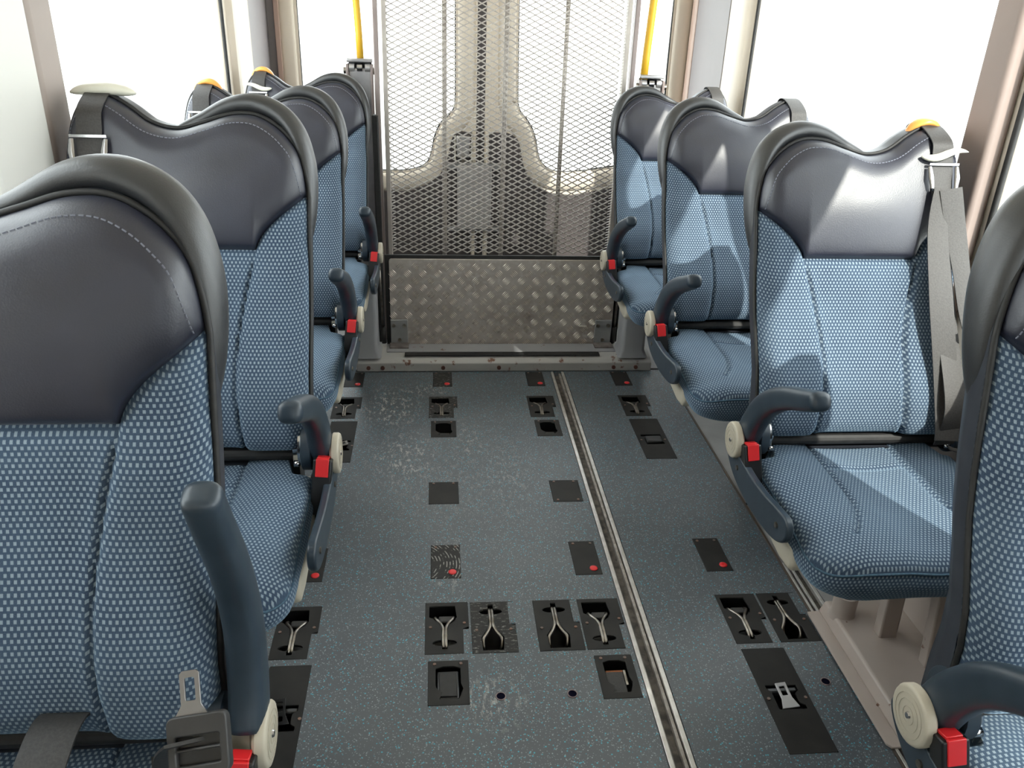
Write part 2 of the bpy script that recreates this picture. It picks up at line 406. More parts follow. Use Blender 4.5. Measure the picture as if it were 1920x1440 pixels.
# pillars and panels along the walls
def trim(n, mb, m, **k): return tag(mb.build('trim_%d' % n, m, **k), kind='structure')
def halfround(X, y0, y1, z0=.62, z1=ZC, d=.035):
    s = 1 if X > 0 else -1; yc = (y0 + y1) / 2; h = (y1 - y0) / 2
    P = [(X - s * d * sqrt(max(0, 1 - ((t) ** 2))) ** .7, yc + h * t) for t in [-1 + i / 8 for i in range(17)]]
    return MB().prism([(a, b) for a, b in P] + [(X + s * .01, y1), (X + s * .01, y0)], 'z', z0, z1)
trim(1, halfround(XR, 3.37, 3.62), WALLC, bevel=.003)
trim(2, MB().box(XR - .012, XR, 3.64, 4.10, .62, ZC), WALLP, bevel=.004)
trim(3, halfround(XR, 4.10, 4.19, d=.02), PINK)
trim(4, halfround(XL, 3.44, 3.76), WALLC)
trim(5, MB().box(XL, XL + .012, 3.78, 4.19, .62, ZC), WALLP, bevel=.004)
trim(6, MB().box(XR - .045, XR, 1.725, 1.82, .62, ZC), noisy('tan_pillar', (.36, .28, .25), (.30, .235, .21), 3, .5), bevel=.012, seg=4)
trim(7, MB().box(XL, XL + .05, 1.685, 1.797, .62, ZC), noisy('tan_pillar_left', (.42, .35, .31), (.36, .30, .27), 3, .5), bevel=.015, seg=4)
trim(8, MB().box(XL, XL + .055, 1.44, 1.68, .62, ZC), mat('white_pillar', (.80, .79, .75), .4), bevel=.02, seg=4)
trim(9, MB().box(XR - .02, XR, -2.1, 3.6, .775, .79), WALLC, bevel=.005)
trim(10, MB().box(XL, XL + .02, -2.1, 3.6, .775, .79), WALLC, bevel=.005)
BRN = noisy('brown_lining', (.10, .085, .08), (.075, .063, .06), 8, .7)
tag(MB().box(XR - .02, XR, -2.2, YR - .01, 0, .60).build('baseboard_right', BRN, bevel=.004), kind='structure')
tag(MB().box(XL, XL + .02, -2.2, YR - .01, 0, .60).build('baseboard_left', BRN, bevel=.004), kind='structure')
sh = MB()
sh.box(XR - .055, XR - .01, 1.795, 1.89, 1.0, 1.02)
for z, yy in ((1.255, 3.52), (1.255, 3.47)): pass

# rear doors -------------------------------------------------------
LW = [(-.635, .60), (-.635, 1.55), (-.60, 1.62), (.05, 1.62), (.090, 1.57), (.093, 1.2), (.094, .90), (.085, .84), (.058, .805), (.024, .775), (.002, .735), (-.012, .69), (-.022, .64), (-.040, .59), (-.077, .560), (-.157, .540), (-.30, .538), (-.58, .545), (-.62, .565)]
RW = [(.393, .90), (.386, 1.2), (.385, 1.57), (.42, 1.62), (1.08, 1.62), (1.12, 1.56), (1.125, 1.05), (1.135, .66), (1.12, .61), (1.08, .59), (.88, .575), (.732, .551), (.609, .545), (.548, .568), (.515, .605), (.500, .65), (.490, .70), (.470, .755), (.440, .80), (.408, .835), (.396, .87)]
def door(n, x0, x1, win, dark, side):
    sk = plate('door_%d' % n, WALLC, [(x0, 0), (x1, 0), (x1, ZC), (x0, ZC)], [win], .05, place=XZ(YR)); sk['kind'] = 'structure'
    # plate() puts its top at y=YR going backward
    MB().prism([(a, b) for a, b in rrect(min(p[0] for p in win) - .01, max(p[0] for p in win) + .01, .52, 1.64, .03)], 'y', YR + .025, YR + .029).build('pane', GLASS, sk)
    W3 = smoothpts([(a, YR, b) for a, b in win], 3, True)
    MB().sweep([(a, YR + .012, b) for a, _, b in W3], .007, 8, closed=True).build('rubber_seal', BLACKM, sk, smooth=True)
    # raised moulding around the glass, offset outwards
    k = len(W3); area = sum(W3[i][0] * W3[(i + 1) % k][2] - W3[(i + 1) % k][0] * W3[i][2] for i in range(k)); sg = 1 if area > 0 else -1
    P = []
    for i in range(k):
        a = Vector(W3[i - 3]); b = Vector(W3[(i + 3) % k]); d = (b - a).normalized(); nrm = Vector((d.z, 0, -d.x)) * sg
        P.append(Vector(W3[i]) + nrm * .050)
    MB().sweep(P, (.018, .042), 14, side=(0, 1, 0), closed=True).build('window_moulding', WALLC, sk, smooth=True)
    MB().prism(dark, 'y', YR - .012, YR).build('lower_panel', DARKP, sk, bevel=.004)
    return sk
DL = [(-.70, .03), (.172, .03), (.172, .735), (.085, .74), (.066, .72), (.052, .674), (.042, .597), (.015, .531), (-.052, .476), (-.146, .443), (-.40, .44), (-.70, .45)]
DR = [(.258, .03), (1.17, .03), (1.17, .50), (.89, .472), (.684, .433), (.573, .443), (.489, .485), (.450, .54), (.436, .577), (.425, .64), (.405, .70), (.372, .727), (.34, .736), (.258, .736)]
d1 = door(1, -.72, .194, LW, DL, -1); d2 = door(2, .236, 1.18, RW, DR, 1)
rf = MB(); rf.box(XL, -.722, YR - .015, YR + .05, 0, ZC); rf.box(1.182, XR, YR - .01, YR + .05, 0, ZC)
o = rf.build('wall_rear', WALLP); o['kind'] = 'structure'
MB().box(.195, .235, YR + .01, YR + .05, 0, ZC).build('door_gap_seal', DARKP, o)
MB().box(-.735, -.712, YR - .03, YR - .015, .5, ZC).build('edge_strip', PINK, o, bevel=.003)
for x in (.176, .240):
    MB().box(x, x + .015, YR - .016, YR - .001, .585, .74).build('edge_strip', WALLC, o, bevel=.002)
    MB().box(x, x + .015, YR - .016, YR - .001, .03, .255).build('edge_strip', WALLC, o, bevel=.002)
lt = empty('door_lock', (.13, YR - .012, .585), 'grey latch bracket on the left rear door behind the mesh', 'lock')
MB().prism([(-.03, .03), (.03, .03), (.034, .134), (-.034, .134)], 'y', -.025, 0).build('latch_body', HOUSE, lt, bevel=.005)
MB().sweep([(-.04, -.008, .135), (-.04, -.008, .02), (-.03, -.008, 0), (.03, -.008, 0), (.042, -.008, .02), (.042, -.008, .135)], .004, 8).build('latch_frame', CREAM, lt)
MB().box(-.012, .012, -.03, -.01, .005, .04).build('latch_bolt', STEEL, lt, bevel=.002)
bx = empty('lock_cover', (.185, YR - .02, .26), 'pale grey rectangular lock cover on the rear doors behind the mesh', 'cover')
MB().box(-.085, .087, -.035, 0, 0, .318).build('cover_plate', mat('pale_grey_cover', (.36, .35, .345), .45), bx, bevel=.004)
MB().box(-.135, .137, -.022, -.002, .300, .330).build('top_flange', GREYM, bx, bevel=.002)
MB().box(-.135, .137, -.022, -.002, -.012, .012).build('bottom_flange', GREYM, bx, bevel=.002)

# ------------------------------------------------------------------ the recessed floor track
tr = empty('floor_track', (.472, 0, 0), 'long aluminium wheelchair track with dirty slot set into the floor', 'track')
for x0, x1 in ((-.0265, -.0155), (.0155, .0265)): MB().box(x0, x1, -.5, 2.956, -.008, .0015).build('flange', ALU, tr, bevel=.0015)
MB().box(-.0265, .0265, -.5, 2.956, -.026, -.018).build('channel_bottom', DIRT, tr)
m = MB()
for x0, x1 in ((-.018, -.012), (.006, .014)): m.box(x0, x1, -.5, 2.956, -.018, -.006)
m.build('inner_lip', noisy('dull_aluminium', (.36, .33, .30), (.20, .18, .16), 50, .5, .3), tr, bevel=.001)
# seat rail along the right edge of the vinyl
sr = empty('seat_rail', (.938, 0, 0), 'aluminium seat rail running beneath the right-hand seats', 'rail')
for x0, x1 in ((-.026, -.019), (-.010, -.003), (.015, .024)): MB().box(x0, x1, -1.5, 1.715, -.012, .004 if x0 < -.015 else .001).build('rib', ALU, sr, bevel=.001)
MB().box(-.026, .024, -1.5, 1.715, -.030, -.013).build('channel_bottom', DIRT, sr)

# ------------------------------------------------------------------ floor fixtures
PLT = noisy('black_plate', (.016, .0155, .015), (.024, .0225, .0215), 14, .6, spec=.25)
def scuffed():
    m = mat('scuffed_black_plate', (.025, .024, .023), .6, spec=.25); t = NT(m); o = t.obj()
    mp = t.n('ShaderNodeMapping'); mp.inputs['Scale'].default_value = (1, 3.5, 1); t.l(o, mp.inputs[0])
    n = t.noise(60, 6, mp.outputs[0], .7)
    t.l(t.mix(t.ramp(n, .56, .66), (.025, .024, .023), (.30, .29, .27)), t.b.inputs['Base Color']); return m
def arcs():
    m = mat('arc_scratched_plate', (.025, .024, .023), .6, spec=.25); t = NT(m)
    w = t.n('ShaderNodeTexWave', wave_type='RINGS', i_Scale=38, i_Distortion=.8, rings_direction='Z'); mp = t.n('ShaderNodeMapping'); mp.inputs['Location'].default_value = (.10, .01, 0)
    t.l(t.obj(), mp.inputs[0]); t.l(mp.outputs[0], w.inputs[0]); n = t.noise(45, 3, t.obj())
    f = t.math('MULTIPLY', t.ramp(w.outputs[1], .72, .9), t.ramp(n, .47, .56))
    t.l(t.mix(f, (.025, .024, .023), (.30, .29, .27)), t.b.inputs['Base Color']); return m
SCUF = scuffed(); ARCS = arcs()
def screws(root, P):
    for x, y in P:
        m = MB(); m.cyl((x, y, .0005), (x, y, .0028), .0042, 12, .0036); m.build('screw', SCREWM, root)
def fork_ring(root, W, L, flip):
    s = -1 if flip else 1
    def q(x, y, z): return (s * x, s * y, z)
    m = MB()
    for k in (-1, 1):
        P = smoothpts([q(k * .0035, -L * .36, -.002), q(k * .0035, -L * .15, .0015), q(k * .004, -.002, .002), q(k * .011, L * .10, 0), q(k * .021, L * .2, -.003), q(k * .021, L * .28, -.012), q(k * .018, L * .30, -.022)], 4)
        m.sweep(P, .0042, 8)
    return m.build('steel_ring', STEEL, root, smooth=True)
for k, x0, x1, y0, y1, lab, o in FX:
    cx, cy = (x0 + x1) / 2, (y0 + y1) / 2; W, L = x1 - x0 - .001, y1 - y0 - .001
    pm = {0: PLT, 1: SCUF, 2: ARCS}[o.get('sc', 0)]
    nm = {'cover': 'hatch_plate', 'ring': 'floor_anchor', 'gnir': 'floor_anchor', 'pocket': 'buckle_pocket', 'long': 'belt_plate'}[k]
    r = empty(nm, (cx, cy, 0), lab, {'cover': 'plate', 'ring': 'anchor', 'gnir': 'anchor', 'pocket': 'buckle pocket', 'long': 'belt plate'}[k],
              {'cover': 'hatch plates in the floor', 'ring': 'ring anchors in the floor', 'gnir': 'ring anchors in the floor', 'pocket': 'buckle pockets in the floor', 'long': 'long belt plates in the floor'}[k])
    if k == 'cover':
        MB().prism(rrect(-W / 2, W / 2, -L / 2, L / 2, .004), 'z', -.03, .001).build('plate', pm, r, bevel=.001)
        screws(r, [(-W * .34, L * .42), (W * .34, L * .42)])
        if o.get('scr'): screws(r, [(-W * .34, -L * .42), (W * .34, -L * .42)])
        if o.get('red'):
            MB().sweep([(W * .22, -L * .33, 0), (W * .22, -L * .33, .0025), (W * .22, -L * .33, .0038), (W * .22, -L * .33, .0042)], [.0105, .0105, .008, .003], 20).build('red_button', RED, r, smooth=True)
        continue
    pan = MB(); pan.box(-W / 2, W / 2, -L / 2, L / 2, -.055, -.045)
    pan.box(-W / 2, -W / 2 + .002, -L / 2, L / 2, -.045, -.004); pan.box(W / 2 - .002, W / 2, -L / 2, L / 2, -.045, -.004)
    pan.box(-W / 2, W / 2, -L / 2, -L / 2 + .002, -.045, -.004); pan.box(-W / 2, W / 2, L / 2 - .002, L / 2, -.045, -.004)
    pan.build('pan', BLACK, r)
    if k in ('ring', 'gnir'):
        w2 = W / 2; l2 = L / 2; f = k == 'gnir'; s = -1 if f else 1
        # stepped outline: one end wider
        if not f: out = [(-w2, -l2), (w2 - .014, -l2), (w2 - .014, -.006), (w2, 0), (w2, l2), (-w2, l2)]
        else: out = [(-w2, -l2), (w2, -l2), (w2, 0.002), (w2 - .014, .008), (w2 - .014, l2), (-w2, l2)]
        cxs = -.006 if not f else -.004
        def hq(P): return [(cxs + s * a, s * b) for a, b in P]
        ov = [(.0065 + .022 * sin(pi * i / 8), -l2 + .035 - .010 * cos(pi * i / 8)) for i in range(9)]
        if not f:
            H = [(-.036, l2 - .012), (-.036, .035), (-.028, .030), (-.012, .012), (-.0065, .004)] + [(-a, 2 * (-l2 + .035) - b) for a, b in ov] + \
                [(-.0065, -l2 + .012), (.0065, -l2 + .012)] + ov + [(.0065, .004), (.024, .020), (.030, .034), (.026, l2 - .012)]
        else:
            H = [(-.024, l2 - .008), (-.027, .035), (-.012, .010), (-.0065, .002)] + [(-a, 2 * (-l2 + .035) - b) for a, b in ov] + \
                [(-.0065, -l2 + .010), (.0065, -l2 + .010)] + ov + [(.0065, .002), (.012, .010), (.027, .035), (.024, l2 - .008)]
        plate('plate', pm, out, [hq(H)], .006, r, place=Matrix.Translation((0, 0, .001)))
        # the wood floor shows in the notch: fill with floor piece
        ny = (-l2, -.006) if not f else (.008, l2)
        MB().box(w2 - .0135, w2 + .001, ny[0], ny[1] - .001, -.02, .0).build('floor_infill', FLOOR, r)
        screws(r, [(-w2 + .012, .0 if not f else -.012), (w2 - .010 if not f else w2 - .012, .012 if not f else -.012)])
        rg = fork_ring(r, W, L, f); rg.location = (cxs, 0, -.002)
        if not f: MB().box(-.020, .020, .030, .052, -.030, -.010).build('webbing', BELTB, r, bevel=.004)
    elif k == 'pocket':
        w2 = W / 2; l2 = L / 2
        H = [(-w2 + .016, l2 - .022), (-w2 + .016, -.012), (-w2 + .023, -.022), (-w2 + .030, -.028), (-w2 + .024, -l2 + .016), (w2 - .022, -l2 + .016), (w2 - .012, -.018), (w2 - .017, -.004), (w2 - .017, l2 - .022), (.012, l2 - .016), (-.012, l2 - .016)]
        plate('plate', pm, rrect(-w2, w2, -l2, l2, .004), [H], .005, r, place=Matrix.Translation((0, 0, .001)))
        screws(r, [(-w2 + .014, l2 - .010), (w2 - .016, l2 - .010)])
        if o.get('closed'):
            MB().box(-.026, .024, -.045, .038, -.024, -.003).build('buckle', BLACK, r, bevel=.005, seg=3)
            MB().box(-.020, .018, -.038, .030, -.003, .0).build('buckle_lid', BLACKM, r, bevel=.002)
        elif o.get('rust'):
            MB().box(-.026, .016, -.045, .020, -.026, -.006).build('belt_end', BELTB, r, bevel=.003)
            MB().box(-.022, .018, .018, .026, -.026, -.008).build('rusty_edge', mat('rust', (.22, .07, .02), .8), r, bevel=.002)
            MB().box(.016, .022, -.02, .024, -.018, -.006).build('steel_tab', STEEL, r, bevel=.001)
        else:
            MB().box(-.024, .024, -.044, .0, -.036, -.014).build('buckle', BLACKM, r, bevel=.005)
            if o.get('pale'): MB().prism([(-.022, -.040), (.022, -.040), (.012, -.028), (-.012, -.028)], 'z', -.012, -.006).build('tongue_tip', GREYM, r, bevel=.002)
    else:
        w2 = W / 2; l2 = L / 2; b = o['bk']
        hy = {1: -.03, 2: -.01, 3: -.01, 4: .0}[b]
        H = [(-.036, hy + .034), (-.036, hy + .022), (-.028, hy + .016), (-.028, hy - .034), (.034, hy - .034), (.034, hy - .022), (.024, hy - .016), (.024, hy + .010), (.034, hy + .018), (.034, hy + .034)]
        plate('plate', pm, rrect(-w2, w2, -l2, l2, .004), [H], .005, r, place=Matrix.Translation((0, 0, .001)))
        screws(r, [(-.041, hy - .004), (.041, hy - .004)])
        MB().box(-.033, .033, hy + .018, hy + .031, -.016, -.003).build('retaining_bar', BLACK, r, bevel=.003)
        MAT = {1: STEEL, 2: BLACK, 3: BLACK, 4: BRIGHT}[b]
        if b == 2:
            MB().box(-.026, .030, hy - .026, hy + .016, -.02, .008).build('buckle', BLACK, r, bevel=.006, seg=3)
        else:
            tn = plate('belt_tongue', MAT, [(-.020, -.028), (.020, -.028), (.012, -.006), (.012, .030), (-.012, .030), (-.012, -.006)], [rrect(-.007, .007, .000, .022, .002), rrect(-.006, .006, -.021, -.009, .001)][:1 if b == 4 else 2], .003, r, bevel=.0008)
            tn.location = (-.002, hy + (.012 if b == 3 else .0), .006); tn.rotation_euler = (.25, 0, .12)
            if b == 1: tn.rotation_euler = (.1, 0, -1.3)
# bolt holes in the floor
for x, y, lab in ((.129, 1.294, 'round bolt hole in the floor, left of the pair by the buckle pockets'), (.283, 1.293, 'round bolt hole in the floor, right of the pair by the buckle pockets'), (.850, 1.299, 'round bolt hole in the floor beside the taupe base plate')):
    h = empty('bolt_hole', (x, y, 0), lab, 'hole', 'bolt holes in the floor')
    MB().cyl((0, 0, .0002), (0, 0, .0012), .0098, 20).build('hole_shade_disc', mat('painted_hole_shade', (.002, .002, .008), .9, spec=.05), h)  # dark disc on the uncut floor, its colour stands in for the hole's shade
    MB().sweep([(.0102 * cos(a * pi / 12), .0102 * sin(a * pi / 12), .001) for a in range(24)], .0012, 6, closed=True).build('hole_rim', mat('pinkish_rim', (.22, .16, .16), .4), h)

# ------------------------------------------------------------------ wheelchair lift
LF = empty('wheelchair_lift', (.27, 3.05, 0), 'folded wheelchair lift with chequer plate flap and expanded metal mesh', 'lift')
def lf(mb, name, m, **k):
    kind = k.pop('kind', None); par = k.pop('parent', LF)
    base = Vector((.27, 3.05, 0))
    o = mb.build(name, m, par, xf=lambda x, y, z: (x - base.x, y - base.y, z), **k)
    if kind: o['kind'] = kind
    return o
m = MB(); m.prism([(2.962, .001), (3.11, .001), (3.11, .058), (3.0, .058), (2.975, .045), (2.962, .036)], 'x', -.315, .853)
beam = lf(m, 'base_beam', GREYL, bevel=.003)
for x in (-.27, -.215, .02, .24, .70, .79):
    lf(MB().cyl((x, 2.965, .018), (x, 2.957, .018), .008, 10), 'rust_bolt', mat('rust_bolt', (.10, .04, .03), .7) if x == -.27 else bpy.data.materials['rust_bolt'], parent=beam)
lf(MB().box(-.13, .645, 2.985, 3.018, .058, .0605), 'slot_strip', BLACKM)
lf(MB().box(-.20, .715, 3.02, 3.10, .0585, .062), 'hinge_plate', GREY)
for x0, x1 in ((-.325, -.232), (.728, .824)):
    m = MB(); P = rrect(x0, x1, 2.975, 3.075, .015); Q = rrect(x0 - .012, x1 + .012, 2.966, 3.085, .015); k = len(P)
    m.add([(a, b, .055) for a, b in Q] + [(a, b, .085) for a, b in P] + [(a, b, .335) for a, b in P], [tuple(range(k)), tuple(2 * k + i for i in range(k))[::-1]] + [(i + t, (i + 1) % k + t, k + (i + 1) % k + t, k + i + t) for t in (0, k) for i in range(k)])
    lf(m, 'post', GREY, smooth=True, angle=.7)
# flap
m = MB(); m.prism(rrect(-.188, .712, .052, .412, .010), 'y', 3.112, 3.122)
flap = lf(m, 'tread_flap', TREAD, bevel=.001)
m = MB(); px = .0285
px, pz = .0298, .0290
for i in range(32):
    for j in range(14):
        if (i + j) % 2: continue
        cx, cz = -.176 + i * px, .064 + j * pz
        if cx > .702 or cz > .405: continue
        if cz < .18 and (cx < -.115 or cx > .635): continue
        a = -pi / 4 if i % 2 == 0 else pi / 4
        d = Vector((cos(a), 0, sin(a))); e = Vector((-sin(a), 0, cos(a)))
        for t in (-2, -1, 0, 1, 2):
            c = Vector((cx, 3.1119, cz)) + e * t * .0058; h = .0145 - abs(t) * .0012; p = Vector((0, -.0022, 0))
            v = [c - d * h, c + e * .0017, c + d * h, c - e * .0017, c + p - d * h * .7, c + p + d * h * .7]
            m.add(v, [(0, 1, 4), (1, 5, 4), (1, 2, 5), (2, 3, 5), (3, 0, 4), (3, 4, 5)])
lf(m, 'tread_bars', BAR, parent=flap, kind='stuff')
lf(MB().box(-.205, .728, 3.126, 3.132, .05, .425), 'flap_backing', BLACKM)
for x0 in (-.188, .640):
    h = lf(MB().box(x0, x0 + .068, 3.098, 3.108, .062, .165), 'hinge', GREYM, bevel=.002)
    for dx, z in ((.012, .142), (.054, .142), (.035, .080)):
        lf(MB().cyl((x0 + dx, 3.098, z), (x0 + dx, 3.095, z), .008, 14), 'rivet', STEEL, parent=h)
    lf(MB().box(x0 - .004, x0 + .072, 3.05, 3.10, .0605, .068), 'hinge_foot', noisy('stained_steel', (.18, .16, .15), (.09, .07, .06), 30, .6), parent=h, bevel=.002)
lf(MB().box(.18, .22, 3.1105, 3.1118, .106, .113), 'white_scrape', mat('scrape', (.75, .72, .65), .6), parent=flap) if False else None
lf(MB().bar((.575, 3.1108, .136), (.607, 3.1108, .134), .0012, .006), 'white_scrape', mat('scrape', (.70, .66, .58), .6), parent=flap)
# mesh: expanded metal, standing just behind the rearmost seats
LK = 1.045; LY = 3.30
m = MB(); CW, CH = .0420 * LK, .0208 * LK; MX0, MX1, MZ0, MZ1 = -.176 * LK, .678 * LK, .385, 1.80
nz = int((MZ1 - MZ0) / CH); nx = int((MX1 - MX0) / CW) + 1
for j in range(nz * 2):
    z0 = MZ0 + j * CH / 2; z1 = z0 + CH / 2
    for i in range(nx):
        xa = MX0 + i * CW + (0 if j % 2 == 0 else CW / 2)
        for sgn in (-1, 1):
            xb = xa + sgn * CW / 2
            if MX0 - .001 <= min(xa, xb) and max(xa, xb) <= MX1 + .001:
                m.bar((xa, LY - .0016, z0), (xb, LY + .0020, z1), .0043, .0020, (0, 1, 0))
lf(m, 'expanded_mesh', MESHM, kind='stuff')
for x in (.029, .25, .466):
    lf(MB().cyl((x * LK, LY + .013, .0), (x * LK, LY + .013, 1.8), .0088, 12), 'stiffener', MESHM, smooth=True)
a0, a1 = -.190 * LK, .694 * LK
m = MB(); m.box(a0, a0 + .017, LY - .008, LY + .025, .0, 1.82); m.box(a1 - .017, a1, LY - .008, LY + .025, .0, 1.82); m.box(a0, a1, LY - .008, LY + .025, 1.80, 1.82)
lf(m, 'mesh_frame', MESHM, bevel=.002)
for x in (a0 + .018, a1 - .032):   # folded mesh edge strips with many short tabs
    m = MB()
    for j in range(int(1.38 / (CH / 2))):
        z = .40 + j * CH / 2; m.bar((x, LY - .005, z), (x + .014, LY - .005, z + .004), .0022, .003, (0, 1, 0))
    lf(m, 'mesh_edge_tabs', MESHM, kind='stuff')
for x, s in ((-.212, -1), (.716, 1)):
    lf(MB().box(x * LK - .009, x * LK + .009, LY, LY + .04, .0, 1.82), 'side_channel', FRAMEM, bevel=.003)
    lf(MB().box(x * LK + s * .012 - .012, x * LK + s * .012 + .012, LY - .01, LY + .035, .35, .92), 'upper_arm', BLACKM, bevel=.004)
    lf(MB().box(x + s * .012 - .012, x + s * .012 + .012, 3.12, 3.145, .06, .46), 'lift_arm', BLACKM, bevel=.004)
    lf(MB().cyl((x + s * .006, 3.112, .12), (x + s * .014, 3.112, .44), .0045, 10), 'gas_strut', STEEL, smooth=True)
    lf(MB().cyl((x + s * .004, 3.112, .062), (x + s * .006, 3.112, .13), .010, 12), 'strut_end', BLACKM, smooth=True)
for x, y, zt in ((-.294, 3.42, 1.112), (.855, 3.42, 1.082)):
    t = lf(MB().box(x - .044, x + .044, y, y + .09, .0, zt - .035), 'lift_tower', HOUSE, bevel=.006)
    lf(MB().box(x - .050, x + .050, y - .004, y + .05, zt - .014, zt), 'hinge_cap', HOUSE, parent=t, bevel=.004)
    lf(MB().box(x - .044, x + .044, y + .03, y + .04, zt - .05, zt - .01), 'hinge_back', BLACKM, parent=t)
    for dx in (-.030, 0, .030):
        lf(MB().cyl((x + dx - .010, y + .010, zt - .034), (x + dx + .010, y + .010, zt - .034), .017, 16), 'roller', CHROME if dx == 0 else HOUSE, parent=t, smooth=True, angle=.6)
    for s in (-1, 1):
        lf(MB().cyl((x + s * .050, y + .01, zt - .045), (x + s * .062, y + .01, zt - .045), .013, 12), 'pivot_bolt', STEEL, parent=t)
        lf(MB().box(x + s * .047 - .005, x + s * .047 + .005, y - .01, y + .05, .2, zt - .02), 'side_flange', FRAMEM, parent=t, bevel=.002)
lf(MB().sweep([(-.292, 3.45, 1.10), (-.294, 3.45, 1.20), (-.299, 3.44, 1.33), (-.309, 3.40, 1.78)], (.0135, .0135), 14), 'handrail', YEL, smooth=True)
lf(MB().sweep([(.828, 3.45, 1.06), (.830, 3.45, 1.15), (.837, 3.44, 1.36), (.850, 3.40, 1.78)], (.0155, .0155), 14), 'handrail', YEL, smooth=True)

# ------------------------------------------------------------------ seat
TOP = densify([(-.232, .93), (-.226, .99), (-.212, 1.045), (-.190, 1.076), (-.160, 1.100), (-.125, 1.114), (-.080, 1.113), (-.030, 1.098), (.020, 1.086), (.070, 1.096), (.115, 1.125), (.150, 1.142), (.180, 1.140), (.205, 1.118), (.220, 1.075), (.228, 1.00), (.230, .93)])
def top(u): return interp(TOP, u)
def vb(w):     # reclined back plane
    return .018 - .395 * (w - .52) + .03 * exp(-((w - .62) / .10) ** 2)
def split(u):
    a = abs(u + .002)
    return .876 if a < .128 else .876 + .092 * (min(1, (a - .128) / .094)) ** .6
UE = .229; WB = .508
def us(w): return .093 + .040 * max(0, (w - .68) / .2) ** 1.5 + .008 * max(0, (.62 - w) / .1)
def rnd(d, r):
    if d >= r: return 0
    return r * (1 - sqrt(max(0, 1 - (1 - d / r) ** 2)))
def front(u, w):
    t = top(u); v = vb(w)
    a = abs(u)
    d = min(UE - a, 1)
    v -= rnd(UE - a, .046) * .95
    v -= rnd(t - w, .038) * .9
    v -= rnd(w - WB, .045) * .9
    if w < .885:   # fabric: bolsters stand proud of the centre panel
        k = min(1, max(0, (.885 - w) / .05))
        v += k * .016 * (1 / (1 + exp(-(a - us(w)) / .008))) - k * .014 * exp(-((a - us(w)) / .0035) ** 2)
    v += .012 * exp(-((u - 0) / .16) ** 2 - ((w - 1.0) / .07) ** 2)
    s = split(u); v -= .012 * exp(-((w - s) / .007) ** 2)
    if w > s: v += .020 * (1 - exp(-(w - s) / .035))
    return v
